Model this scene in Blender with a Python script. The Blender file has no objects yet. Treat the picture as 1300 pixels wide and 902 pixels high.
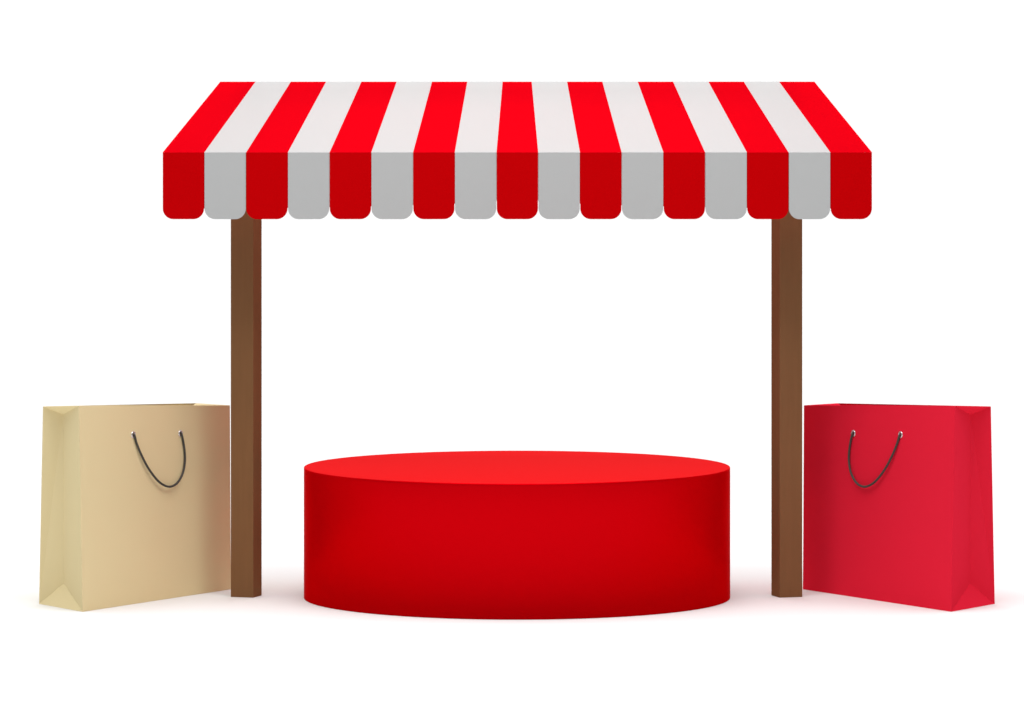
import bpy, bmesh, math
from mathutils import Vector

# ------------------------------------------------------------------ camera
SC = bpy.context.scene
COL = SC.collection
F = 6415.0            # focal length in pixels of a 1300 px wide picture
CAMH = 2.45           # lens height above the floor (m)
CX, HOR = 656.4, 94.0 # where the lens axis meets the 1300x902 picture
cd = bpy.data.cameras.new('camera')
cam = bpy.data.objects.new('camera', cd)
COL.objects.link(cam)
cam.location = (0, 0, CAMH)
cam.rotation_euler = (math.radians(90), 0, 0)
cd.sensor_width = 36
cd.lens = F / 1300 * 36
cd.shift_x = (650 - CX) / 1300
cd.shift_y = (HOR - 451) / 1300
cd.clip_start = 0.5
cd.clip_end = 3000
SC.camera = cam
SC.view_settings.view_transform = 'Standard'
SC.view_settings.look = 'None'
SC.view_settings.gamma = 1
SC.view_settings.exposure = 0

def wp(px, py, Y):
    """point at distance Y seen at picture position px, py"""
    return Vector(((px - CX) * Y / F, Y, CAMH - (py - HOR) * Y / F))
def gy(py):
    """distance of the floor point seen at row py"""
    return F * CAMH / (py - HOR)

# ------------------------------------------------------------------ studio light
w = bpy.data.worlds.new('World')
SC.world = w
w.use_nodes = True
nt = w.node_tree
bg = nt.nodes['Background']
tc = nt.nodes.new('ShaderNodeTexCoord')
sx = nt.nodes.new('ShaderNodeSeparateXYZ')
nt.links.new(tc.outputs['Generated'], sx.inputs[0])
def wm(op, a, b):
    n = nt.nodes.new('ShaderNodeMath'); n.operation = op
    for i, v in enumerate((a, b)):
        if isinstance(v, (int, float)): n.inputs[i].default_value = v
        else: nt.links.new(v, n.inputs[i])
    return n.outputs[0]
BASE, BACK, TOP = 0.03, 1.90, 3.15
zz = wm('MAXIMUM', sx.outputs['Z'], 0.0)
yy = wm('POWER', wm('MAXIMUM', sx.outputs['Y'], 0.0), 4.0)
L = wm('ADD', wm('MULTIPLY', wm('POWER', zz, 3.0), TOP), BASE)
L = wm('ADD', L, wm('MULTIPLY', yy, BACK))
bg.inputs['Color'].default_value = (1, 1, 1, 1)
nt.links.new(L, bg.inputs['Strength'])

def area(name, loc, target, size, size_y, power, color=(1, 1, 1)):
    d = bpy.data.lights.new(name, 'AREA')
    d.shape = 'RECTANGLE'; d.size = size; d.size_y = size_y
    d.energy = power; d.color = color
    o = bpy.data.objects.new(name, d); COL.objects.link(o)
    o.location = loc
    o.rotation_euler = (Vector(target) - Vector(loc)).to_track_quat('-Z', 'Y').to_euler()
    return o
area('front_softbox', (0, 20.9, 6.6), (0, 23.6, 0.8), 4.4, 1.8, 180)

# ------------------------------------------------------------------ materials
def material(name, color, rough=0.9, spec=0.0, vary=0.02, scale=6.0, bump=0.0, bscale=400, metal=0, stretch=(1, 1, 1)):
    m = bpy.data.materials.new(name); m.use_nodes = True
    t = m.node_tree; b = t.nodes['Principled BSDF']
    b.inputs['Roughness'].default_value = rough
    b.inputs['Specular IOR Level'].default_value = spec
    b.inputs['Metallic'].default_value = metal
    co = t.nodes.new('ShaderNodeTexCoord')
    mp = t.nodes.new('ShaderNodeMapping'); mp.inputs['Scale'].default_value = stretch
    t.links.new(co.outputs['Object'], mp.inputs[0])
    n = t.nodes.new('ShaderNodeTexNoise'); n.inputs['Scale'].default_value = scale; n.inputs['Detail'].default_value = 3
    t.links.new(mp.outputs[0], n.inputs['Vector'])
    mx = t.nodes.new('ShaderNodeMix'); mx.data_type = 'RGBA'
    mx.inputs[6].default_value = tuple(c * (1 - vary) for c in color) + (1,)
    mx.inputs[7].default_value = tuple(min(1, c * (1 + vary)) for c in color) + (1,)
    t.links.new(n.outputs['Fac'], mx.inputs[0])
    t.links.new(mx.outputs[2], b.inputs['Base Color'])
    if bump:
        n2 = t.nodes.new('ShaderNodeTexNoise'); n2.inputs['Scale'].default_value = bscale
        t.links.new(mp.outputs[0], n2.inputs['Vector'])
        bp = t.nodes.new('ShaderNodeBump'); bp.inputs['Strength'].default_value = bump
        bp.inputs['Distance'].default_value = 0.002
        t.links.new(n2.outputs['Fac'], bp.inputs['Height'])
        t.links.new(bp.outputs[0], b.inputs['Normal'])
    return m

def translucent(m, color):
    # canvas lets part of the light through
    t = m.node_tree; p = t.nodes['Principled BSDF']; out = t.nodes['Material Output']
    tr = t.nodes.new('ShaderNodeBsdfTranslucent'); tr.inputs['Color'].default_value = color + (1,)
    ad = t.nodes.new('ShaderNodeAddShader')
    t.links.new(p.outputs[0], ad.inputs[0]); t.links.new(tr.outputs[0], ad.inputs[1])
    t.links.new(ad.outputs[0], out.inputs['Surface'])
M_floor = material('white_floor', (0.74, 0.74, 0.74), vary=0.0)
M_red = material('red_canvas', (0.42, 0.0006, 0.005), vary=0.015)
M_white = material('white_canvas', (0.425, 0.433, 0.433), vary=0.01)
M_redf = material('red_lined_canvas', (0.475, 0.0006, 0.002), vary=0.01)
M_whitef = material('white_lined_canvas', (0.425, 0.433, 0.433), vary=0.01)
translucent(M_red, (0.45, 0.001, 0.004))
translucent(M_white, (0.22, 0.22, 0.22))
M_pod = material('red_lacquer', (0.61, 0.0006, 0.004), vary=0.0, metal=0.6, rough=0.45)
M_pod.node_tree.nodes['Principled BSDF'].inputs['Specular Tint'].default_value = (1, 0.005, 0.012, 1)
M_wood = material('brown_wood', (0.213, 0.105, 0.048), vary=0.08, scale=9, stretch=(6, 6, 0.5))
M_beige = material('beige_paper', (0.765, 0.645, 0.375), vary=0.01, scale=3)
M_crim = material('crimson_paper', (0.765, 0.018, 0.045), vary=0.01, scale=3)
M_cord = material('dark_cord', (0.055, 0.052, 0.045), rough=0.6, spec=0.3, vary=0.2, scale=60)
M_metal = material('eyelet_metal', (0.75, 0.76, 0.78), rough=0.3, metal=1, vary=0.02)

# ------------------------------------------------------------------ helpers
def link(name, bm, mats, parent=None, smooth=False, loc=None):
    me = bpy.data.meshes.new(name)
    bmesh.ops.recalc_face_normals(bm, faces=bm.faces[:])
    if smooth:
        for f in bm.faces: f.smooth = True
    bm.to_mesh(me); bm.free()
    for m in (mats if isinstance(mats, (list, tuple)) else [mats]): me.materials.append(m)
    o = bpy.data.objects.new(name, me); COL.objects.link(o)
    if parent:
        o.parent = parent
    if loc is not None: o.location = loc
    return o
def empty(name, loc, label, cat, group=None):
    o = bpy.data.objects.new(name, None); COL.objects.link(o)
    o.location = loc; o.empty_display_size = 0.2
    o['label'] = label; o['category'] = cat
    if group: o['group'] = group
    return o
def box(bm, c, s, rz=0.0):
    r = bmesh.ops.create_cube(bm, size=1)['verts']
    cs, sn = math.cos(rz), math.sin(rz)
    for v in r:
        x, y, z = v.co.x * s[0], v.co.y * s[1], v.co.z * s[2]
        v.co = Vector((c[0] + x * cs - y * sn, c[1] + x * sn + y * cs, c[2] + z))
    return r

# ------------------------------------------------------------------ setting
bm = bmesh.new()
bm.faces.new([bm.verts.new(p) for p in ((-900, -200, 0), (900, -200, 0), (900, 2200, 0), (-900, 2200, 0))])
fl = link('floor', bm, M_floor); fl['kind'] = 'structure'

# ------------------------------------------------------------------ market stall
Z0 = gy(758)                     # line of the posts and the podium's centre
OV = 0.36                        # half depth of the roof
st = empty('market_stall', (0, Z0, 0), 'open market stall with a red and white striped scalloped awning on two brown posts', 'stall')
def local(p): return Vector(p) - Vector((0, Z0, 0))
ye, yb = Z0 - OV, Z0 + OV
eave_z = wp(0, 194, ye).z
ridge_z = wp(0, 104, Z0).z
ex = [wp(206.3 + 53.0 * i, 0, ye).x for i in range(18)]
rpx = [279.6 + 44.81 * i for i in range(9)] + [675.0 + 44.87 * i for i in range(9)]
rx = [wp(p, 0, Z0).x for p in rpx]
T = 0.006
# roof cloth: front slope, back slope, two hip ends, real thickness by solidify
bm = bmesh.new()
fr = [bm.verts.new(local((x, ye, eave_z))) for x in ex]
rd = [bm.verts.new(local((x, Z0, ridge_z))) for x in rx]
bk = [bm.verts.new(local((x, yb, eave_z))) for x in ex]
for i in range(17):
    f = bm.faces.new((fr[i], fr[i + 1], rd[i + 1], rd[i])); f.material_index = i % 2
    f = bm.faces.new((rd[i], rd[i + 1], bk[i + 1], bk[i])); f.material_index = i % 2
for e in (0, 17):
    n = 5; prev = fr[e]
    for k in range(1, n + 1):
        nx = bk[e] if k == n else bm.verts.new(fr[e].co.lerp(bk[e].co, k / n))
        f = bm.faces.new((prev, nx, rd[e])); f.material_index = (k + 1) % 2
        prev = nx
roof = link('roof_cloth', bm, [M_red, M_white], st)

def flap_mesh(x0, x1, z0, z1, r, t):
    """one valance flap in the xz plane, rounded lower corners, thickness t along +y"""
    pts = [(x0, z1), (x1, z1), (x1, z0 + r)]
    for k in range(1, 9):
        a = k / 8 * math.pi / 2; pts.append((x1 - r + r * math.cos(a), z0 + r - r * math.sin(a)))
    pts.append((x0 + r, z0))
    for k in range(1, 9):
        a = k / 8 * math.pi / 2; pts.append((x0 + r - r * math.sin(a), z0 + r - r * math.cos(a)))
    b = bmesh.new()
    f = b.faces.new([b.verts.new((p[0], 0, p[1])) for p in pts])
    ext = bmesh.ops.extrude_face_region(b, geom=[f])
    for v in ext['geom']:
        if isinstance(v, bmesh.types.BMVert): v.co.y += t
    return b
vb = wp(0, 278.6, ye).z
vt = eave_z - 0.0002
R = 13.5 * ye / F
gap = 0.35 * ye / F
for i in range(17):
    c = (ex[i] + ex[i + 1]) / 2; h = (ex[i + 1] - ex[i]) / 2 - gap
    link('valance_flap', flap_mesh(-h, h, vb - vt, 0, R, T), [M_redf, M_whitef][i % 2], st, loc=local((c, ye + 0.0003, vt)))
    o = link('valance_flap', flap_mesh(-h, h, vb - vt + 0.03, 0, R, T), [M_redf, M_whitef][i % 2], st, loc=local((c, yb - 0.0003 - T, vt)))
sw = (yb - ye - 0.03) / 5
for s, e in ((-1, ex[0]), (1, ex[-1])):
    for k in range(5):
        o = link('valance_flap', flap_mesh(-sw / 2 + gap, sw / 2 - gap, vb - vt + 0.02, 0, R, T), [M_redf, M_whitef][k % 2], st,
             loc=local((e - s * 0.010 - (T if s > 0 else 0) + (T if s > 0 else 0), ye + 0.015 + sw * (k + .5), vt)))
        o.rotation_euler.z = math.pi / 2 * (1 if s > 0 else -1)
# timber frame under the cloth
bm = bmesh.new()
hx = wp(1018, 0, Z0).x
box(bm, local((0, Z0, ridge_z - 0.09)), (2 * hx - 0.02, 0.05, 0.06))
link('ridge_beam', bm, M_wood, st)
# posts, each turned a little so that its inner side shows
PW = 30.6 * Z0 / F
a = math.radians(17.5)
half = PW * (math.cos(a) + math.sin(a)) / 2
for s, cpx in ((-1, 312.2), (1, 999.3)):
    x = wp(cpx, 0, Z0).x
    bm = bmesh.new()
    box(bm, (0, 0, (ridge_z - 0.125) / 2), (PW, PW, ridge_z - 0.125), s * a)
    bmesh.ops.bevel(bm, geom=bm.edges[:], offset=0.0012, segments=1, affect='EDGES')
    link('post', bm, M_wood, st, loc=local((x, Z0 + 0.03, 0)))

# ------------------------------------------------------------------ podium
zt = CAMH - (592.5 - HOR) * Z0 / F
PR = Z0 - gy(786.8)
PR = 270.4 * Z0 / F
pod = empty('round_podium', (0, Z0, 0), 'bright red round display podium in the middle under the awning', 'podium')
def lathe(prof, n=256):
    b = bmesh.new(); rings = []
    for r, z in prof:
        rings.append([b.verts.new((r * math.cos(2 * math.pi * i / n), r * math.sin(2 * math.pi * i / n), z)) for i in range(n)])
    for q in range(len(rings) - 1):
        for i in range(n):
            f = b.faces.new((rings[q][i], rings[q][(i + 1) % n], rings[q + 1][(i + 1) % n], rings[q + 1][i]))
            f.smooth = True
    return b, rings
b, rg = lathe([(PR, 0.0015), (PR, zt - 0.012)])
b.faces.new(rg[0])
link('drum', b, M_pod, pod)
b, rg = lathe([(PR, zt - 0.012), (PR, zt - 0.002)])
r2 = [b.verts.new((v.co.x * (PR - 0.002) / PR, v.co.y * (PR - 0.002) / PR, zt)) for v in rg[1]]
n = len(r2)
for i in range(n): b.faces.new((rg[1][i], rg[1][(i + 1) % n], r2[(i + 1) % n], r2[i]))
b.faces.new(r2)
link('top_disc', b, M_pod, pod)

# ------------------------------------------------------------------ shopping bags
def tube(pts, r, n=10):
    b = bmesh.new(); rings = []
    up = Vector((0, 0, 1))
    for i, p in enumerate(pts):
        t = (pts[min(i + 1, len(pts) - 1)] - pts[max(i - 1, 0)]).normalized()
        nrm = TUBE_N
        bi = t.cross(nrm).normalized(); nn = bi.cross(t).normalized()
        rings.append([b.verts.new(p + r * (math.cos(2 * math.pi * k / n) * bi + math.sin(2 * math.pi * k / n) * nn)) for k in range(n)])
    for q in range(len(rings) - 1):
        for k in range(n):
            b.faces.new((rings[q][k], rings[q][(k + 1) % n], rings[q + 1][(k + 1) % n], rings[q + 1][k]))
    b.faces.new(rings[0]); b.faces.new(rings[-1])
    return b
def catmull(P, m=8):
    out = []
    P = [P[0] * 2 - P[1]] + P + [P[-1] * 2 - P[-2]]
    for i in range(1, len(P) - 2):
        p0, p1, p2, p3 = P[i - 1:i + 3]
        for k in range(m):
            t = k / m
            out.append(0.5 * ((2 * p1) + (p2 - p0) * t + (2 * p0 - 5 * p1 + 4 * p2 - p3) * t * t + (3 * p1 - p0 - 3 * p2 + p3) * t ** 3))
    out.append(P[-2]); return out

def shopping_bag(s, mat, label):
    """s=+1: bag at the left with its gusset to the left; s=-1 its mirror at the right"""
    global TUBE_N
    def X(px, off=0.0): return px if s > 0 else 2 * CX + off - px
    OFF = -0.3
    def V(px, py, Y): return wp(X(px, OFF), py, Y)
    def G(px, py):
        Y = gy(py); p = V(px, py, Y); p.z = 0.002; return p
    B = G(105, 777); A = G(50.3, 767); C = G(292.5, 748.5)
    D = A + (C - B)
    u = (A - B)
    def top(base, frac, px, py):
        Y = (base + u * frac).y
        return V(px, py, Y)
    B2 = top(B, 0.10, 100.5, 515.3); A2 = top(A, -0.10, 55.3, 516.2)
    C2 = top(C, 0.10, 291.2, 514.8); D2 = top(D, -0.10, 249, 512.2)
    wdir = (C - B).normalized()
    def mixp(p, q, t): return p + (q - p) * t
    # gusset crease pushed inward
    IN = 0.15
    ML = V(81.5, 741, (mixp(A, B, .5) + wdir * IN).y)
    MU = V(80.5, 526.5, (mixp(A2, B2, .5) + wdir * IN).y)
    # far side: the same fold, pushed the other way
    def far(m, ref0, ref1): return m + (mixp(ref1[0], ref1[1], .5) - mixp(ref0[0], ref0[1], .5)) - wdir * 2 * IN
    NL = far(ML, (A, B), (D, C)); NL.z = ML.z
    NU = far(MU, (A2, B2), (D2, C2)); NU.z = min(C2.z, D2.z) - 0.04
    base = (A + B + C + D) / 4; base.z = 0
    root = empty('shopping_bag', base, label, 'shopping bag', 'paper shopping bags beside the stall')
    b = bmesh.new()
    v = {k: b.verts.new(p - base) for k, p in dict(A=A, B=B, C=C, D=D, A2=A2, B2=B2, C2=C2, D2=D2, ML=ML, MU=MU, NL=NL, NU=NU).items()}
    for q in ('B C C2 B2', 'D A A2 D2', 'A B C D', 'A B ML', 'A ML MU A2', 'B B2 MU ML', 'A2 MU B2',
              'C D NL', 'C NL NU C2', 'D D2 NU NL', 'D2 NU C2'):
        b.faces.new([v[k] for k in q.split()])
    body = link('bag_body', b, mat, root)
    md = body.modifiers.new('paper', 'SOLIDIFY'); md.thickness = 0.003; md.offset = -1
    # front panel plane
    fn = (C - B).cross(B2 - B).normalized()
    if fn.y > 0: fn = -fn
    def onpanel(px, py, off):
        o = Vector((0, 0, CAMH)); d = V(px, py, 1.0) - o
        t = (B - o).dot(fn) / d.dot(fn)
        return o + d * t + fn * off - base
    TUBE_N = fn
    # panel is slightly warped: find how far the mesh stands proud there
    from mathutils import geometry
    def onmesh(px, py, off):
        o = Vector((0, 0, CAMH)); d = (V(px, py, 1.0) - o).normalized()
        for tri in ((B, C, C2), (B, C2, B2)):
            h = geometry.intersect_ray_tri(tri[0], tri[1], tri[2], d, o, True)
            if h: return h + fn * off - base
        return onpanel(px, py, off)
    for (gx, gyy) in ((168.8, 552.2), (228.6, 550.6)):
        c = onmesh(gx, gyy, 0.002)
        bb = bmesh.new()
        rr = bmesh.new()
        e1 = wdir.copy(); e2 = fn.cross(e1).normalized()
        N1, N2, r1, r0 = 28, 8, 0.0125, 0.0042
        ring = []
        for i in range(N1):
            a1 = 2 * math.pi * i / N1; dr = e1 * math.cos(a1) + e2 * math.sin(a1)
            ring.append([bb.verts.new(c + dr * (r1 + r0 * math.cos(2 * math.pi * k / N2)) + fn * r0 * math.sin(2 * math.pi * k / N2)) for k in range(N2)])
        for i in range(N1):
            for k in range(N2):
                bb.faces.new((ring[i][k], ring[(i + 1) % N1][k], ring[(i + 1) % N1][(k + 1) % N2], ring[i][(k + 1) % N2]))
        rr.free()
        link('eyelet', bb, M_metal, root, smooth=True)
    path = [(169, 552.5), (171.5, 563), (177, 578), (185.5, 595), (196, 609.5), (205, 616.5), (213.5, 618), (222, 613), (229, 601), (232.2, 586), (232, 569), (228.9, 551)]
    m = len(path) - 1
    P = [onmesh(px, py, 0.006 + 0.010 * math.sin(math.pi * min(1, i / m)) ) for i, (px, py) in enumerate(path)]
    P = [onmesh(169, 552.2, -0.012)] + P + [onmesh(228.6, 550.6, -0.012)]
    link('handle', tube(catmull(P), 0.0054), M_cord, root, smooth=True)
    return root
shopping_bag(1, M_beige, 'beige paper shopping bag with a dark cord handle beside the left post')
shopping_bag(-1, M_crim, 'crimson paper shopping bag with a dark cord handle beside the right post')
